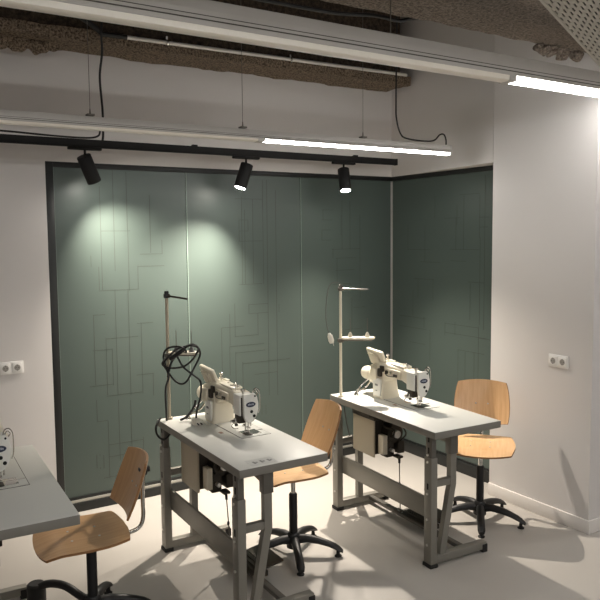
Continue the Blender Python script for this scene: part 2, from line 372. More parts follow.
# conduit and cables under the ceiling
cd = thing('conduit_pipe', 'pale metal conduit pipe running along the rough concrete beam', 'pipe')
part('pipe', 'conduit', cd, lambda b: cyl(b, (-2.5, -.39, 3.165), (-.17, -.39, 3.185), .0125, 12))
part('coupling', 'black_plastic', cd, lambda b: cyl(b, (-2.66, -.39, 3.164), (-2.49, -.39, 3.166), .015, 12))
for x in (-2.22, -1.27): part('clip', 'chrome', cd, lambda b: (tube(b, [(x-.006, -.39, 3.168), (x+.006, -.39, 3.168)], .021, 14), box(b, (x-.006, -.39, 3.17), (x+.006, -.33, 3.21))))
def cable(name, pts, r, m, label, cat='cable', k=8, n=8):
    return tag(part(name, m, None, lambda b: tube(b, smooth_pts(pts, k), r, n)), label, cat)
cable('hanging_cable', [(-2.62, -.42, 3.5), (-2.66, -.42, 3.2), (-2.655, -.4, 3.05), (-2.665, -.37, 2.9), (-2.645, -.34, 2.7), (-2.64, -.32, 2.56), (-2.64, -.30, 2.515)], .0075, 'cable', 'black cable dropping from the concrete beam to the track at left')
cable('hanging_cable', [(-3.6, -.34, 2.54), (-3.2, -.325, 2.535), (-2.95, -.325, 2.526), (-2.75, -.325, 2.526), (-2.68, -.34, 2.54), (-2.66, -.33, 2.58)], .006, 'cable', 'black cable lying along the left end of the lighting track')
cable('hanging_cable', [(-.86, L2Y, 4.1), (-.865, L2Y, 3.3), (-.87, L2Y, 2.8), (-.865, L2Y, 2.68), (-.83, L2Y, 2.585), (-.77, L2Y, 2.555), (-.6, L2Y, 2.548), (-.52, L2Y, 2.56), (-.47, L2Y, 2.60), (-.43, L2Y, 2.605), (-.41, L2Y, 2.57), (-.408, L2Y, 2.535)], .0055, 'cable', 'black cable hanging down and looping into the right end of the slim ceiling light')
cable('ceiling_cable', [(-2.6, -1.9, 3.0), (-2.0, -1.95, 2.985), (-1.75, -1.98, 3.0), (-1.6, -2.0, 2.99), (-1.5, -1.99, 3.02), (-1.3, -2.0, 3.06)], .01, 'cable', 'thick black cable slung under the ceiling edge above the wide light')
cable('ceiling_cable', [(-3.1, -.5, 3.30), (-2.9, -.45, 3.27), (-2.75, -.42, 3.22), (-2.66, -.40, 3.17)], .016, 'cable', 'thick dark cable coming out of the beam at far left')

# perforated cable tray, top right
def tray():
    ax = Vector((.902, .431, 0)); pr = Vector((.431, -.902, 0))
    A = Vector((-2.864, -3.931, 2.35))
    t = thing('cable_tray', 'pale perforated metal tray hanging in the top right corner', 'cable tray', A)
    def f(b):
        la, lp = .052, .0085; hl, hw = .027, .0033
        na, npp = 34, 36; a0 = -.55
        for i in range(na):
            for j in range(npp):
                off = (la/2 if j % 2 else 0)
                u0 = a0+i*la+off; v0 = .004+j*lp
                cu, cv = u0+la/2, v0+lp/2
                O = [(u0, v0), (u0+la, v0), (u0+la, v0+lp), (u0, v0+lp)]
                I = [(cu-hl/2, cv-hw/2), (cu+hl/2, cv-hw/2), (cu+hl/2, cv+hw/2), (cu-hl/2, cv+hw/2)]
                vo = [b.verts.new(ax*u+pr*v) for u, v in O]; vi = [b.verts.new(ax*u+pr*v) for u, v in I]
                vt = [b.verts.new(ax*u+pr*v+Vector((0, 0, .0015))) for u, v in I]
                for k in range(4):
                    b.faces.new((vo[k], vo[(k+1) % 4], vi[(k+1) % 4], vi[k])); b.faces.new((vi[k], vi[(k+1) % 4], vt[(k+1) % 4], vt[k]))
        # lips
        def slabq(u0, u1, v0, v1, z0, z1):
            P = [b.verts.new(ax*u+pr*v+Vector((0, 0, z))) for u in (u0, u1) for v in (v0, v1) for z in (z0, z1)]
            for q in ((0, 1, 3, 2), (4, 6, 7, 5), (0, 4, 5, 1), (2, 3, 7, 6), (0, 2, 6, 4), (1, 5, 7, 3)): b.faces.new([P[k] for k in q])
        e = a0+na*la+la/2
        slabq(a0, e, 0, .0045, -.001, .001); slabq(a0, e, -.0015, 0, -.001, .05)
        v1 = .004+npp*lp
        slabq(a0, e, v1, v1+.012, -.001, .001); slabq(a0, e, v1+.012, v1+.0135, -.001, .05)
    part('perforated_base', 'tray', t, f)
    def light_block(b):  # dark sheet added above the slots so no light shows through them
        P = [b.verts.new(ax*u+pr*v+Vector((0, 0, z))) for u in (-.54, 1.2) for v in (.004, .31) for z in (.012, .016)]
        for q in ((0, 1, 3, 2), (4, 6, 7, 5), (0, 4, 5, 1), (2, 3, 7, 6), (0, 2, 6, 4), (1, 5, 7, 3)): b.faces.new([P[k] for k in q])
    part('inner_lining', 'black_plastic', t, light_block)
    for u in (-.4, 1.1):
        part('hanger_rod', 'wire', t, lambda b: cyl(b, ax*u+pr*.16+Vector((0, 0, .002)), ax*u+pr*.16+Vector((0, 0, .65)), .004, 8))
tray()

# ------------------------------------------------------------------ wall sockets
def socket(loc, rz, label):
    t = thing('wall_socket', label, 'wall socket', loc, rz)
    part('frame', 'socket', t, lambda b: box(b, (-.076, -.010, -.041), (.076, 0, .041), .004))
    for s in (-1, 1):
        def f(b):
            cx = s*.036
            box(b, (cx-.031, -.014, -.031), (cx+.031, -.008, .031), .003)
        p_ = part('socket_insert', 'socket', t, f)
        def g(b):
            cx = s*.036
            cyl(b, (cx, -.0135, 0), (cx, -.0145, 0), .0195, 24, 0)
            cyl(b, (cx-.009, -.0143, 0), (cx-.009, -.0152, 0), .0028, 8, 1); cyl(b, (cx+.009, -.0143, 0), (cx+.009, -.0152, 0), .0028, 8, 1)
            box(b, (cx-.002, -.0155, .015), (cx+.002, -.014, .02), 0, 1); box(b, (cx-.002, -.0155, -.02), (cx+.002, -.014, -.015), 0, 1)
        part('socket_well', ['socket_in', 'hole'], p_, g)
socket((PX, -1.918, 1.067), -PI/2, 'white double wall socket on the right-hand wall')
socket((-3.203, -.025, 1.056), 0, 'white double wall socket on the wall left of the black frame')

# ------------------------------------------------------------------ sewing tables
TW, TL = .50, 1.11
def table_builder(t):
    w, l = TW/2, TL/2
    top = part('table_top', ['laminate', 'edge'], t, lambda b: (box(b, (-w, -l, TZ-.042), (w, l, TZ-.0015), .003, 1), box(b, (-w+.0015, -l+.0015, TZ-.003), (w-.0015, l-.0015, TZ), .0008, 0)))
    part('sticker', ['redmark', 'label'], top, lambda b: box(b, (-.06, .06, TZ), (-.04, .095, TZ+.0006), 0, 0))
    for sgn, Y in ((-1, -.495), (1, .495)):
        def post(b):
            box(b, (-.25, Y-.032, .02), (-.205, Y+.032, .64), .003)
        pp = part('leg', 'steel', t, post)
        def inner(b):
            box(b, (-.244, Y-.026, .62), (-.210, Y+.026, TZ-.042), .002)
        part('inner_post', 'steel_in', pp, inner)
        for z in (.745, .68): part('slot', 'hole', pp, lambda b: box(b, (-.2455, Y-.006, z-.017), (-.2435, Y+.006, z+.017)))
        part('slot', 'hole', pp, lambda b: box(b, (-.2515, Y-.006, .455), (-.2495, Y+.006, .49)))
        for z in (.615, .655, .43, .28, .13): part('bolt', 'screw', pp, lambda b: cyl(b, (-.2495, Y, z), (-.2565, Y, z), .007, 10))
        def bent(b):
            pts = [(-.075, TZ-.042), (-.075, .46), (-.085, .42), (-.145, .10), (-.15, .05)] if sgn < 0 else [(-.05, TZ-.042), (-.05, .5), (-.05, .3), (-.05, .05)]
            # swept rectangular tube
            hw, hd = .021, .018; rings = []
            for i, (x, z) in enumerate(pts):
                x0, z0 = pts[max(0, i-1)]; x1, z1 = pts[min(len(pts)-1, i+1)]
                d = Vector((x1-x0, 0, z1-z0)).normalized(); nrm = Vector((d.z, 0, -d.x))
                rings.append([b.verts.new(Vector((x, Y, z))+nrm*su*hw+Vector((0, sv*hd, 0))) for su, sv in ((-1, -1), (1, -1), (1, 1), (-1, 1))])
            for r0, r1 in zip(rings, rings[1:]):
                for k in range(4): b.faces.new((r0[k], r0[(k+1) % 4], r1[(k+1) % 4], r1[k]))
            b.faces.new(rings[0]); b.faces.new(rings[-1][::-1])
            bmesh.ops.bevel(b, geom=[e for e in b.edges if len(e.link_faces) == 2 and e.calc_face_angle(0) > 1], offset=.003, segments=2, affect='EDGES')
        lg = part('leg', 'steel', t, bent)
        part('inner_post', 'steel_in', lg, lambda b: (box(b, ((-.103 if sgn < 0 else -.078), Y-.024, .64), ((-.047 if sgn < 0 else -.022), Y+.024, TZ-.042), .003)))
        part('foot_bar', 'steel', t, lambda b: (box(b, (-.205, Y-.024, .018), (.185, Y+.024, .062), .003)))
        part('foot_cap', 'rubber', t, lambda b: (box(b, (-.256, Y-.037, 0), (-.2, Y+.037, .022), .004)))
        part('foot_cap', 'rubber', t, lambda b: (box(b, (.15, Y-.027, .0), (.19, Y+.027, .05), .004)))
        part('cross_bar', 'steel', t, lambda b: (box(b, (-.206, Y-.016, .462), (-.09, Y+.016, .502), .003)))
    part('apron_beam', 'steel', t, lambda b: (box(b, (-.212, -.465, .262), (-.196, .465, .382), .002)))
    part('rear_rail', 'steel', t, lambda b: (box(b, (-.10, -.475, .70), (-.085, .475, .755), .002)))
    # control box and motor
    cb = part('control_box', ['box', 'dark_metal'], t, lambda b: (box(b, (-.165, .155, .445), (-.15, .40, .695), .006, 0), box(b, (-.150, .18, .455), (.03, .395, .69), .004, 1), box(b, (-.166, .15, .690), (-.05, .405, .712), .002, 1), box(b, (-.17, .2, .705), (-.02, .4, TZ-.041), .002, 1)))
    def motor(b):
        cyl(b, (-.03, .10, .60), (-.03, .18, .60), .06, 22, 0)
        cyl(b, (-.03, .075, .60), (-.03, .10, .60), .025, 18, 2)
        box(b, (-.135, .09, .475), (-.10, .15, .60), .004, 1)
        box(b, (-.10, .10, .45), (-.04, .17, .56), .004, 0)
        box(b, (-.02, .08, .47), (.03, .17, .55), .004, 0)
        cyl(b, (-.07, .10, .50), (-.07, .07, .50), .012, 12, 2)
        box(b, (-.12, .03, .70), (.02, .17, TZ-.041), .004, 0)
        tube(b, smooth_pts([(-.1, .16, .70), (-.12, .09, .66), (-.07, .06, .64), (-.06, .09, .58)]), .006, 8, 0)
        tube(b, smooth_pts([(-.05, .16, .70), (-.03, .05, .67), (.01, .04, .61), (.0, .09, .55)]), .005, 8, 0)
        box(b, (-.06, .03, .455), (-.02, .09, .47), .002, 0)
    part('motor', ['dark_metal', 'cream2', 'screw'], t, motor)
    part('pedal_rod', ['wire', 'black_plastic'], t, lambda b: (cyl(b, (-.04, .045, .45), (.01, .10, .075), .0035, 8), cyl(b, (-.042, .043, .47), (-.036, .05, .42), .008, 8, 1), ellipsoid(b, (-.018, .07, .27), (.008, .008, .014), 1)))
    def tie(b):
        box(b, (.015, -.47, .03), (.05, .47, .055), .002, 0)
        box(b, (.0, -.05, .056), (.045, .16, .068), .002, 1)
        for k in range(4): box(b, (.008, -.03+k*.045, .0685), (.016, -.005+k*.045, .0695), 0, 2)
    part('tie_bar', ['steel_in', 'dark_metal', 'screw'], t, tie)
    def pedal(b):
        r = Matrix.Rotation(math.radians(-9), 3, 'Y')
        box(b, (-.02, -.20, .085), (.19, .055, .097), .004, 0, r)
        for k in range(7): box(b, (-.0+k*.027, -.19, .094), (.008+k*.027, .045, .1), .001, 0, r)
        box(b, (.05, -.2, .045), (.09, .05, .075), .003, 0)
    part('pedal', 'dark_metal', t, pedal)
T2 = (-1.065, -1.467, 0, -.0489); T1 = (-2.284, -1.420, 0, -.0107); T3 = (-3.542, -1.525, 0, -.035)
grp = 'grey industrial sewing tables'
tb2 = thing('sewing_table', 'grey and white sewing table nearest the right wall, standing free in front of the glass', 'table', T2[:3], T2[3], grp)
table_builder(tb2)
tb1 = dup(tb2, T1[:3], T1[3], 'grey sewing table in the middle, with a pale sticker on its near corner')
tb3 = dup(tb2, T3[:3], T3[3], 'grey sewing table cut off by the left edge of the picture')
def sticker(b):
    box(b, (-.17, -.535, TZ), (-.03, -.445, TZ+.0006), 0, 0)
    for k in range(3):
        x = -.145+k*.04
        box(b, (x, -.51, TZ+.0006), (x+.012, -.475, TZ+.0009), 0, 1); box(b, (x+.014, -.50, TZ+.0006), (x+.024, -.485, TZ+.0009), 0, 1)
part('sticker', ['label', 'mark'], [c for c in tb1.children if c.name.startswith('table_top')][0], sticker)

# ------------------------------------------------------------------ sewing machines (origin on the table top)
def machine_builder(t):
    # bed plate with its dark gap
    part('bed_plate', ['laminate', 'dark_metal', 'chrome'], t, lambda b: (box(b, (-.024, -.113, .0), (.160, .36, .0012), 0, 1), box(b, (-.021, -.110, .0), (.157, .36, .0022), 0, 0), box(b, (.02, -.075, .002), (.12, .015, .004), .001, 2), box(b, (.02, -.02, .002), (.155, -.012, .0045), 0, 2)))
    # pillar: rounded block flaring into the bed
    def pillar(b):
        def ring(x0, x1, y0, y1, z, r=.02, n=5):
            pts = []
            for cx, cy, a0 in ((x1-r, y1-r, 0), (x0+r, y1-r, PI/2), (x0+r, y0+r, PI), (x1-r, y0+r, 1.5*PI)):
                for k in range(n): a = a0+PI/2*k/(n-1); pts.append((cx+r*math.cos(a), cy+r*math.sin(a), z))
            return [b.verts.new(p) for p in pts]
        R = [ring(-.032, .118, .235, .365, 0, .02), ring(-.030, .115, .24, .362, .02), ring(-.024, .108, .25, .355, .08), ring(-.02, .102, .25, .355, .13), ring(-.018, .098, .25, .36, .19), ring(-.016, .094, .252, .36, .225, .022), ring(-.006, .084, .262, .35, .243, .02)]
        for r0, r1 in zip(R, R[1:]):
            n = len(r0)
            for k in range(n): b.faces.new((r0[k], r0[(k+1) % n], r1[(k+1) % n], r1[k]))
        b.faces.new(R[0][::-1]); b.faces.new(R[-1])
    part('pillar', 'cream', t, pillar)
    def sidebox(b):
        box(b, (-.040, .262, .015), (-.022, .345, .135), .006)
    part('side_cover', ['white_plate', 'mark'], t, lambda b: (sidebox(b), box(b, (-.0412, .285, .085), (-.0398, .315, .098), 0, 1), box(b, (-.0412, .29, .05), (-.0398, .31, .056), 0, 1)))
    # arm: tapering hollow towards the head
    def arm(b):
        def ring(y, x0, x1, z0, z1, r=.016, n=4):
            pts = []
            for cx, cz, a0 in ((x1-r, z1-r, 0), (x0+r, z1-r, PI/2), (x0+r, z0+r, PI), (x1-r, z0+r, 1.5*PI)):
                for k in range(n): a = a0+PI/2*k/(n-1); pts.append((cx+r*math.cos(a), y, cz+r*math.sin(a)))
            return [b.verts.new(p) for p in pts]
        R = [ring(.30, -.012, .092, .115, .243), ring(.25, -.012, .092, .118, .243), ring(.225, -.010, .090, .138, .242), ring(.18, -.006, .088, .150, .238), ring(.08, -.002, .086, .152, .232), ring(.03, -.004, .088, .140, .232), ring(.0, -.006, .09, .12, .230)]
        for r0, r1 in zip(R, R[1:]):
            n = len(r0)
            for k in range(n): b.faces.new((r0[k], r0[(k+1) % n], r1[(k+1) % n], r1[k]))
        b.faces.new(R[0][::-1]); b.faces.new(R[-1])
    part('arm', 'cream', t, arm)
    part('top_cover', 'cream', t, lambda b: (box(b, (.005, .06, .230), (.075, .33, .247), .007), cyl(b, (.04, .12, .247), (.04, .12, .253), .016, 16), cyl(b, (.055, .2, .247), (.055, .2, .251), .01, 12)))
    part('thread_mechanism', ['dark_metal', 'chrome', 'cream2'], t, lambda b: (box(b, (-.018, .075, .165), (-.004, .235, .215), .004, 2), cyl(b, (-.018, .21, .19), (-.026, .21, .19), .013, 14, 0), cyl(b, (-.018, .16, .195), (-.028, .16, .195), .010, 14, 1),
        tube(b, smooth_pts([(-.02, .23, .18), (-.03, .19, .17), (-.024, .13, .172), (-.03, .09, .185)]), .003, 8, 0), box(b, (-.026, .10, .172), (-.016, .135, .19), .002, 0), box(b, (-.03, .245, .185), (-.014, .28, .225), .004, 0)))
    # head end
    hd = part('head', 'white_plate', t, lambda b: (box(b, (-.014, -.070, .112), (.078, .010, .228), .007), ))
    part('side_gap', 'dark_metal', hd, lambda b: box(b, (-.004, -.078, .10), (.07, -.068, .215), .002))
    def plate(b):
        prof = [(.004, .235), (.006, .115), (.016, .088), (.038, .072), (.064, .082), (.084, .112), (.094, .145), (.095, .18), (.088, .215), (.074, .236)]
        prism(b, prof, lambda u, v, s: (u-.004, s, v), -.098, -.076, .004)
    fp = part('face_plate', 'white_plate', t, plate)
    def badge(b):
        n = 24; c = (.042, .178)
        def disc(rx, rz, y0, y1, mi):
            A = [b.verts.new((c[0]+rx*math.cos(2*PI*k/n), y0, c[1]+rz*math.sin(2*PI*k/n))) for k in range(n)]
            B = [b.verts.new((c[0]+rx*math.cos(2*PI*k/n), y1, c[1]+rz*math.sin(2*PI*k/n))) for k in range(n)]
            f = b.faces.new(A); f.material_index = mi
            for k in range(n): b.faces.new((A[k], B[k], B[(k+1) % n], A[(k+1) % n])).material_index = mi
        disc(.029, .0145, -.1005, -.097, 0)
        for k in range(5):
            x = c[0]-.018+k*.0075; box(b, (x, -.1012, c[1]-.004), (x+.0045, -.1004, c[1]+.004+(.002 if k % 2 else 0)), 0, 1)
    part('badge', ['badge', 'badge_light'], fp, badge)
    for x, z, r in ((.046, .138, .0085), (.062, .112, .0085), (.068, .222, .005)):
        part('screw', 'hole', fp, lambda b: cyl(b, (x, -.097, z), (x, -.1015, z), r, 14))
    part('tension_block', ['dark_metal', 'chrome'], t, lambda b: (box(b, (-.008, -.05, .065), (.03, .005, .113), .004, 0), box(b, (-.016, -.03, .055), (-.008, .0, .09), .002, 1), cyl(b, (-.012, .005, .07), (-.03, .005, .07), .010, 12, 1), cyl(b, (-.012, -.04, .06), (-.026, -.04, .06), .007, 12, 0), tube(b, smooth_pts([(-.01, .01, .06), (-.02, .02, .04), (-.015, .0, .03), (-.005, -.03, .035)]), .0025, 6, 1)))
    part('needle_bar', 'chrome', t, lambda b: (cyl(b, (.045, -.06, .115), (.045, -.06, .035), .0055, 12), cyl(b, (.045, -.06, .035), (.045, -.06, .004), .0014, 6), box(b, (.038, -.068, .034), (.052, -.052, .048), .002), cyl(b, (.045, -.068, .042), (.045, -.082, .042), .004, 8)))
    part('presser_foot', ['chrome', 'dark_metal'], t, lambda b: (cyl(b, (.03, -.055, .115), (.03, -.055, .02), .005, 12), box(b, (.024, -.064, .014), (.05, -.046, .026), .002, 0), box(b, (.022, -.09, .005), (.058, -.03, .009), .002, 1), cyl(b, (.06, -.055, .115), (.062, -.055, .045), .004, 8), cyl(b, (.02, -.06, .06), (.005, -.075, .06), .006, 10)))
    part('thread_guard', 'chrome', t, lambda b: (tube(b, smooth_pts([(.06, -.085, .234), (.066, -.088, .256), (.083, -.09, .262), (.098, -.092, .245), (.101, -.094, .20), (.099, -.094, .15), (.092, -.09, .125)]), .003, 8),
        tube(b, smooth_pts([(.066, -.08, .232), (.078, -.085, .250), (.09, -.085, .238), (.082, -.085, .225)]), .003, 8)))
    part('top_knob', 'chrome', t, lambda b: (cyl(b, (.022, -.045, .226), (.022, -.045, .246), .007, 12), cyl(b, (.022, -.045, .246), (.022, -.045, .258), .013, 16, 0, .014)))
    part('thread_pin', 'chrome', t, lambda b: (cyl(b, (.02, .045, .23), (.02, .045, .268), .0028, 8), cyl(b, (.02, .045, .255), (.02, .045, .262), .006, 10), cyl(b, (.05, .07, .24), (.05, .07, .258), .008, 12), tube(b, smooth_pts([(.03, .10, .247), (.035, .09, .262), (.045, .08, .262), (.05, .09, .25)]), .0025, 6)))
    part('bobbin_winder', ['chrome', 'cream'], t, lambda b: (cyl(b, (.045, .285, .246), (.045, .285, .28), .006, 12), cyl(b, (.045, .285, .262), (.045, .285, .268), .014, 16), ellipsoid(b, (.045, .285, .288), (.012, .012, .009)), box(b, (.06, .25, .244), (.085, .3, .254), .004, 1)))
    # drive end
    part('drive_housing', ['cream', 'dark_metal'], t, lambda b: (tube(b, [(.03, .358, .135), (.03, .37, .135), (.03, .405, .135), (.03, .412, .135)], [.052, .062, .062, .055], 28, 0), box(b, (-.045, .30, .12), (-.015, .372, .20), .012, 0), box(b, (-.038, .262, .150), (-.014, .296, .205), .006, 1)))
    part('hand_wheel', 'cream2', t, lambda b: (tube(b, [(.03, .412, .135), (.03, .416, .135), (.03, .430, .135), (.03, .434, .135)], [.045, .056, .056, .048], 28)))
    part('motor_cover', 'cream', t, lambda b: (tube(b, [(.03, .434, .135), (.03, .44, .135), (.03, .51, .135), (.03, .525, .135), (.03, .532, .135), (.03, .534, .135)], [.044, .047, .047, .043, .03, .005], 28)))
    # control panel: leaning display seen from behind
    def panel(b):
        r = Matrix.Rotation(math.radians(-24), 3, 'Y') @ Matrix.Rotation(math.radians(4), 3, 'X')
        box(b, (-.010, .262, .212), (.012, .44, .328), .008, 0, r)
    pn = part('control_panel', ['cream', 'cream2'], t, panel)
    def ribs(b):
        r = Matrix.Rotation(math.radians(-24), 3, 'Y') @ Matrix.Rotation(math.radians(4), 3, 'X')
        box(b, (-.018, .31, .215), (-.004, .415, .295), .006, 0, r)
        tube(b, smooth_pts([(-.036, .405, .29), (-.036, .355, .295), (-.026, .315, .265), (-.014, .305, .225)]), .003, 6, 0)
    part('panel_back', 'cream2', pn, ribs)
    part('panel_bracket', 'cream2', t, lambda b: (box(b, (.0, .30, .195), (.05, .40, .232), .008), cyl(b, (-.01, .33, .20), (-.01, .39, .20), .018, 14)))
    part('machine_cable', 'chrome', t, lambda b: (tube(b, smooth_pts([(-.01, .45, .10), (-.05, .46, .06), (-.09, .455, .03), (-.105, .45, .012)]), .006, 8), tube(b, smooth_pts([(.02, .45, .09), (-.03, .445, .045), (-.085, .44, .03), (-.105, .445, .012)]), .006, 8), tube(b, [(-.105, .448, 0), (-.105, .448, .006), (-.105, .448, .022)], [.018, .016, .008], 14)))
mgrp = 'cream industrial sewing machines'
def on(T, x, y, z=0):
    a = T[3]; return (T[0]+x*math.cos(a)-y*math.sin(a), T[1]+x*math.sin(a)+y*math.cos(a), TZ+z)
m2 = thing('sewing_machine', 'cream industrial sewing machine on the table nearest the right wall', 'sewing machine', on(T2, 0, 0), T2[3], mgrp)
machine_builder(m2)
m1 = dup(m2, on(T1, .018, .02), T1[3], 'cream industrial sewing machine on the middle table, beside the tangled black cable')
m3 = dup(m2, on(T3, -.025, .02), T3[3], 'industrial sewing machine half cut off by the left edge of the picture')

# ------------------------------------------------------------------ thread stands
def stand(T, x, y, arm_d, arm_z, pole_m, label, hgt):
    o = on(T, x, y)
    t = thing('thread_stand', label, 'thread stand', o, 0, 'thread stands')
    part('pole', [pole_m], t, lambda b: (cyl(b, (0, 0, 0), (0, 0, hgt), .0095, 12), cyl(b, (0, 0, 0), (0, 0, .012), .02, 16), cyl(b, (0, 0, .39), (0, 0, .395), .013, 12)))
    part('pole_cap', 'black_plastic' if pole_m != 'cream' else 'wire', t, lambda b: (cyl(b, (0, 0, hgt-.03), (0, 0, hgt+.012), .0125, 12), box(b, (-.016, -.012, hgt-.03), (.018, .012, hgt-.004), .003)))
    d = Vector(arm_d).normalized(); s = Vector((-d.y, d.x, 0))
    A = Vector((0, 0, hgt-.016))
    L = arm_z[0]; e = A+d*L+Vector((0, 0, arm_z[1]))
    part('thread_arm', 'chrome' if pole_m == 'cream' else 'dark_metal', t, lambda b: (tube(b, [A+s*.008, e+s*.008], .005, 8), tube(b, [A-s*.008, e-s*.008], .005, 8), tube(b, [e-s*.014, e+s*.014], .005, 8), tube(b, [A+d*L*.5-s*.012+Vector((0, 0, arm_z[1]*.5)), A+d*L*.5+s*.012+Vector((0, 0, arm_z[1]*.5))], .004, 8), box(b, A+d*.01-Vector((.01, .01, .006)), A+d*.01+Vector((.01, .01, .006)), .002)))
    zt = .405; d2 = Vector((.82, -.57, 0)).normalized(); s2 = Vector((-d2.y, d2.x, 0)); d2 = d2*(1 if pole_m == 'cream' else .8)
    def tray_(b):
        n = 20; prof = []
        for cx, sgn in ((.215, 1), (.045, -1)):
            for k in range(n//2+1):
                a = -PI/2+PI*k/(n//2); prof.append((cx+sgn*.042*math.cos(a), sgn*.042*math.sin(a)))
        prof2 = []
        for u, v in prof: prof2.append((u, v*(1-.25*math.exp(-((u-.13)/.03)**2))))
        prism(b, prof2, lambda u, v, w: tuple(d2*u*.9+s2*v+Vector((-.0, 0, w))), zt-.006, zt+.006, .002)
    part('spool_tray', 'cream2', t, tray_)
    part('tray_bracket', 'wire', t, lambda b: (tube(b, [Vector((0, 0, zt-.014)), d2*.21+Vector((0, 0, zt-.014))], .006, 8), box(b, (-.017, -.017, zt-.03), (.017, .017, zt-.004), .003)))
    for u in (.065, .18):
        p0 = d2*u+Vector((0, 0, zt+.006))
        sp = part('spool_pin', 'wire', t, lambda b: tube(b, [p0, p0+Vector((0, 0, .13))], .0022, 8))
        part('spool_cone', 'cream2' if pole_m == 'cream' else 'mark', sp, lambda b: tube(b, [p0, p0+Vector((0, 0, .004)), p0+Vector((0, 0, .022)), p0+Vector((0, 0, .034))], [.02, .016, .012, .005], 14))
    return o
stand(T2, -.225, .455, (.85, -.53, 0), (.185, -.004), 'cream', 'thread stand with two bare spool pins on the table nearest the right wall', .755)
stand(T1, -.185, .52, (.85, -.53, 0), (.12, -.02), 'box', 'thread stand on the middle table, hung with a tangled black cable', .765)
def L3(P): return P
# white plug and lead from the right stand
def wp(x, y, z): return (o2[0]+x, o2[1]+y, z)
o2 = on(T2, -.225, .455)
u_ = Vector((.85, -.53, 0))
def off(o, u, z, v=0): return (o[0]+u*.85+v*.53, o[1]-u*.53+v*.85, z)
wc = thing('plug_lead', 'thin grey lead with white plug dangling beside the right-hand thread stand', 'cable')
part('lead', 'grey_cable', wc, lambda b: tube(b, smooth_pts([off(o2, .012, TZ+.745, -.01), off(o2, -.0, TZ+.775, -.012), off(o2, -.04, TZ+.785, -.012), off(o2, -.075, TZ+.76, -.012), off(o2, -.092, TZ+.68, -.012), off(o2, -.10, TZ+.57, -.012), off(o2, -.092, TZ+.49, -.012), off(o2, -.075, TZ+.43, -.012)]), .0032, 8))
part('plug', 'white_cable', wc, lambda b: (tube(b, [off(o2, -.078, TZ+.44, -.012), off(o2, -.072, TZ+.42, -.012), off(o2, -.064, TZ+.39, -.012), off(o2, -.060, TZ+.372, -.012)], [.008, .018, .020, .014], 12), tube(b, [off(o2, -.052, TZ+.374, -.012), off(o2, -.048, TZ+.354, -.012)], .0025, 6)))
# tangled cable at the middle stand
o1 = on(T1, -.185, .52)
tc = thing('power_cable', 'tangled black power cable looped over the tray of the middle thread stand', 'cable')
Z = TZ
def loop(b):
    P = [(-.045, -.30), (-.045, -.20), (-.035, .0), (-.03, .12), (-.005, .22), (-.03, .30), (-.05, .37), (-.02, .43), (.05, .455), (.10, .44), (.11, .40), (.05, .40), (-.02, .36), (-.045, .33), (-.03, .30), (.02, .28), (.09, .29), (.15, .34), (.19, .40), (.20, .44), (.16, .46), (.12, .45), (.05, .43), (.0, .38), (-.04, .32), (-.02, .25), (.03, .18), (.08, .165), (.12, .19), (.16, .27), (.20, .36), (.205, .41), (.19, .45), (.14, .46), (.09, .42), (.03, .36), (.0, .30), (-.01, .22)]
    tube(b, smooth_pts([off(o1, u, Z+z, -.052+.028*math.sin(i*1.3)) for i, (u, z) in enumerate([(u*.86+.02, .455-(.455-z)*.78 if z > .1 else z) for u, z in P])], 6), .0062, 8)
part('cable_loops', 'cable', tc, loop)
part('cable_drop', 'cable', tc, lambda b: tube(b, smooth_pts([off(o1, .06, Z+.40, -.05), off(o1, .10, Z+.33, -.06), off(o1, .16, Z+.28, -.06), off(o1, .20, Z+.24, -.06), off(o1, .20, Z+.16, -.06), off(o1, .175, Z+.06, -.06), off(o1, .17, Z+.01, -.06)]), .0062, 8))
part('cable_drop', 'cable', tc, lambda b: tube(b, smooth_pts([off(o1, -.045, Z-.30+.32, -.052), off(o1, -.062, Z-.02, -.10), off(o1, -.055, Z-.07, -.10), off(o1, -.02, Z-.10, -.09), off(o1, .01, Z-.08, -.06), (off(o1, .02, Z-.05, -.05))]), .0062, 8))
part('plug_body', 'black_plastic', tc, lambda b: (box(b, Vector(off(o1, .045, Z+.395, -.055)), Vector(off(o1, .10, Z+.425, -.02)), .006) if False else tube(b, [off(o1, .02, Z+.375, -.055), off(o1, .03, Z+.38, -.055), off(o1, .10, Z+.43, -.055), off(o1, .11, Z+.435, -.055)], [.008, .013, .013, .008], 10)))
cable('rubber_sleeve', [on(T1, -.055, .42, .12), on(T1, -.062, .42, .09), on(T1, -.08, .42, .06), on(T1, -.12, .42, .025), on(T1, -.155, .42, .012)], .0075, 'cable', 'short black sleeved lead lying behind the middle sewing machine')
ps = thing('white_plug', 'white plug lying on the middle table beside the sewing machine', 'plug', on(T1, -.10, .30))
part('plug_body', 'white_cable', ps, lambda b: (box(b, (-.022, -.03, .0), (.022, .03, .036), .008), box(b, (-.016, .025, .004), (.016, .05, .028), .006)))
part('plug_pins', 'hole', ps, lambda b: (cyl(b, (-.01, -.03, .018), (-.01, -.05, .014), .0035, 8), cyl(b, (.01, -.03, .018), (.01, -.05, .014), .0035, 8)))
cable('white_cable', [on(T1, -.09, .34, .02), on(T1, -.06, .37, .012), on(T1, -.045, .33, .01), on(T1, -.05, .27, .006), on(T1, -.04, .24, .006)], .004, 'white_cable', 'short white lead on the middle table running to the machine foot')
cable('floor_cable', [on(T2, -.16, .52, -.06), on(T2, -.15, .50, -.2), on(T2, -.10, .50, -.36), on(T2, -.06, .49, -.37), on(T2, -.13, .46, -.28)], .004, 'grey_cable', 'grey lead hanging in a loop under the far end of the right-hand table')

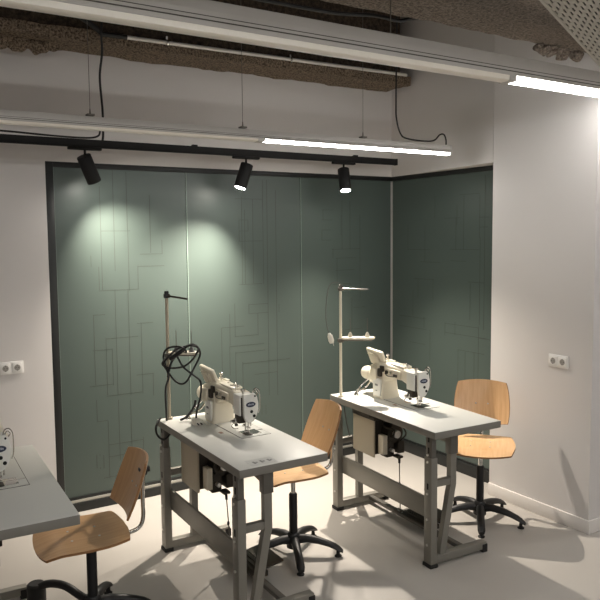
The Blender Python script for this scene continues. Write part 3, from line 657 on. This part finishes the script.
# ------------------------------------------------------------------ chairs
def sheet(b, fn, nu, nv, th, mi_edge=1):
    g0 = [[None]*(nv+1) for _ in range(nu+1)]; g1 = [[None]*(nv+1) for _ in range(nu+1)]
    P = [[Vector(fn(-1+2*i/nu, -1+2*j/nv)) for j in range(nv+1)] for i in range(nu+1)]
    for i in range(nu+1):
        for j in range(nv+1):
            du = P[min(i+1, nu)][j]-P[max(i-1, 0)][j]; dv = P[i][min(j+1, nv)]-P[i][max(j-1, 0)]
            n = du.cross(dv).normalized()
            g0[i][j] = b.verts.new(P[i][j]+n*th/2); g1[i][j] = b.verts.new(P[i][j]-n*th/2)
    for i in range(nu):
        for j in range(nv):
            b.faces.new((g0[i][j], g0[i+1][j], g0[i+1][j+1], g0[i][j+1])); b.faces.new((g1[i][j], g1[i][j+1], g1[i+1][j+1], g1[i+1][j]))
    ed = [(i, 0) for i in range(nu)]+[(nu, j) for j in range(nv)]+[(i, nv) for i in range(nu, 0, -1)]+[(0, j) for j in range(nv, 0, -1)]
    for k in range(len(ed)):
        a, c = ed[k], ed[(k+1) % len(ed)]
        b.faces.new((g0[a[0]][a[1]], g0[c[0]][c[1]], g1[c[0]][c[1]], g1[a[0]][a[1]])).material_index = mi_edge
SZ = .525
def seat_fn(u, v, k=.42):
    # u: depth (-1 front, +1 rear), v: width
    x = u*((1-k)+k*math.sqrt(1-v*v/2)); y = v*((1-k)+k*math.sqrt(1-u*u/2))
    z = SZ-.008*(1-y*y)-.0*u
    z -= .035*max(0, -(x+.5))**1.5*2                # waterfall front
    z += .012*max(0, x-.35)**1.5*2                  # rear lift
    return (x*.192-.03, y*.220, z)
def back_fn(u, v):
    # u: height, v: width
    k = .30
    y = v*((1-k)+k*math.sqrt(1-u*u/2)); h = u*((1-k)+k*math.sqrt(1-v*v/2))
    z = .752+h*.142
    wdt = .182*(1-.04*h)
    x = .225+.055*h+.0*y-.045*(y*y)+.012*(1-h*h)
    return (x, y*wdt, z)
def seat_pts(f, l):
    return [Vector(f(u, v)) for u, v in l]
def chair(name_label, loc, rz, phi, woodm='wood', dz=0):
    SZ = globals()['SZ']+dz
    seat_fn = lambda u, v: (globals()['seat_fn'](u, v)[0]*(1.13 if dz else 1)-(.012 if dz else 0), globals()['seat_fn'](u, v)[1], globals()['seat_fn'](u, v)[2]+dz)
    bf = lambda u, v: (back_fn(u, v)[0], back_fn(u, v)[1], back_fn(u, v)[2]+dz*1.1)
    t = thing('swivel_chair', name_label, 'chair', loc, rz, 'beech swivel chairs')
    st = part('seat', [woodm, 'ply_edge'], t, lambda b: sheet(b, seat_fn, 26, 26, .012), 50)
    for u, v in ((-.25, -.28), (-.25, .28), (.35, -.28), (.35, .28)):
        q = Vector(seat_fn(u, v))
        part('screw', 'screw', st, lambda b: cyl(b, q+Vector((0, 0, .004)), q+Vector((0, 0, .0085)), .006, 10))
    bk = part('backrest', [woodm, 'ply_edge'], t, lambda b: sheet(b, bf, 24, 24, .011), 50)
    for v in (-.22, .22):
        q = Vector(bf(-.1, v))
        part('screw', 'screw', bk, lambda b: cyl(b, q+Vector((-.004, 0, 0)), q+Vector((-.0095, 0, 0)), .005, 10))
    part('back_support', 'chrome', t, lambda b: (tube(b, smooth_pts([(.02, 0, SZ-.045), (.12, 0, SZ-.042), (.20, 0, SZ-.04), (.245, 0, SZ-.02), (.262, 0, SZ+.03), (.262, 0, SZ+.12), (.264, 0, SZ+.2), (.268, 0, SZ+.30)]), .0105, 12)))
    part('back_clamp', 'black_plastic', t, lambda b: (box(b, (.247, -.022, .70), (.285, .022, .735), .006), cyl(b, (.285, 0, .725), (.30, 0, .725), .016, 14)))
    part('seat_plate', 'black_plastic', t, lambda b: (box(b, (-.09, -.07, SZ-.032), (.09, .07, SZ-.020), .003), box(b, (-.05, -.03, SZ-.06), (.11, .03, SZ-.028), .006), ))
    part('lever', ['chrome', 'black_plastic'], t, lambda b: (tube(b, [(.0, .03, SZ-.045), (.0, .13, SZ-.05)], .004, 8), tube(b, [(.0, .12, SZ-.05), (.0, .17, SZ-.052)], .009, 10, 1)))
    part('piston', 'chrome', t, lambda b: cyl(b, (0, 0, .30), (0, 0, SZ-.045), .0145, 16))
    part('column', 'black_plastic', t, lambda b: tube(b, [(0, 0, .05), (0, 0, .365), (0, 0, .372)], [.025, .025, .022], 20))
    hub = part('hub', 'black_plastic', t, lambda b: tube(b, [(0, 0, .04), (0, 0, .045), (0, 0, .12), (0, 0, .135)], [.034, .042, .040, .030], 24))
    for k in range(5):
        a = phi+k*2*PI/5-rz
        def arm(b):
            prof = [(.025, .088, .028, .034), (.08, .096, .026, .029), (.15, .088, .024, .025), (.21, .073, .023, .022), (.25, .058, .024, .021), (.275, .045, .024, .018), (.297, .032, .018, .010)]
            n = 12; rings = []
            for r, z, w, h in prof:
                rings.append([b.verts.new((r, w*math.cos(2*PI*j/n), z+h*math.sin(2*PI*j/n)*(1 if math.sin(2*PI*j/n) > 0 else .7))) for j in range(n)])
            for r0, r1 in zip(rings, rings[1:]):
                for j in range(n): b.faces.new((r0[j], r0[(j+1) % n], r1[(j+1) % n], r1[j]))
            b.faces.new(rings[0][::-1]); b.faces.new(rings[-1])
        if dz and k == 1:                       # this leg arches up to a thick round foot
            def arm(b):
                tube(b, smooth_pts([(.02, 0, .10), (.08, 0, .115), (.16, 0, .145), (.23, 0, .148), (.29, 0, .135), (.34, 0, .11)], 5), .020, 14)
            lg = part('leg', 'black_plastic', t, arm); lg.rotation_euler = (0, 0, a-.08)
            part('foot_end', 'black_plastic', lg, lambda b: tube(b, [(.36, 0, 0), (.36, 0, .004), (.36, 0, .120), (.36, 0, .128)], [.042, .047, .047, .038], 20))
            continue
        lg = part('leg', 'black_plastic', t, arm); lg.rotation_euler = (0, 0, a)
        part('glide', 'rubber', lg, lambda b: (tube(b, [(.268, 0, 0), (.268, 0, .006), (.268, 0, .012), (.268, 0, .04)], [.021, .022, .012, .010], 16)))
    return t
chair('beech plywood swivel chair at right, turned to face the viewer beside the right wall', (-.595, -1.640, 0), math.radians(42), math.radians(-62))
chair('beech plywood swivel chair pushed under the middle table, its seat partly hidden', (-1.890, -1.385, 0), math.radians(-7), math.radians(-41))
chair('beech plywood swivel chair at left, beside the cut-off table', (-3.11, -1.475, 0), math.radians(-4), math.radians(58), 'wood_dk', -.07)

# ------------------------------------------------------------------ light, world, camera
w = bpy.data.worlds.new('world'); S.world = w; w.use_nodes = True
bg = w.node_tree.nodes['Background']; bg.inputs['Color'].default_value = (1, .93, .86, 1); bg.inputs['Strength'].default_value = .07

cam = bpy.data.cameras.new('camera'); co = bpy.data.objects.new('camera', cam); COL.objects.link(co); S.camera = co
yaw, pit, rol = .5582, -.081, -.0091
f = Vector((math.sin(yaw)*math.cos(pit), math.cos(yaw)*math.cos(pit), math.sin(pit)))
r = Vector((math.cos(yaw), -math.sin(yaw), 0)); u = r.cross(f)
r2 = r*math.cos(rol)+u*math.sin(rol); u2 = u*math.cos(rol)-r*math.sin(rol)
mw = Matrix((r2, u2, -f)).transposed().to_4x4(); mw.translation = Vector((-4.0083, -4.876, 1.9))
co.matrix_world = mw
cam.sensor_width = 36; cam.lens = 705.25/600*36; cam.shift_y = -7.58/600; cam.clip_start = .02
S.view_settings.view_transform = 'Standard'; S.view_settings.look = 'None'
S.view_settings.exposure = 1.82; S.view_settings.gamma = 1; S.view_settings.use_curve_mapping = False
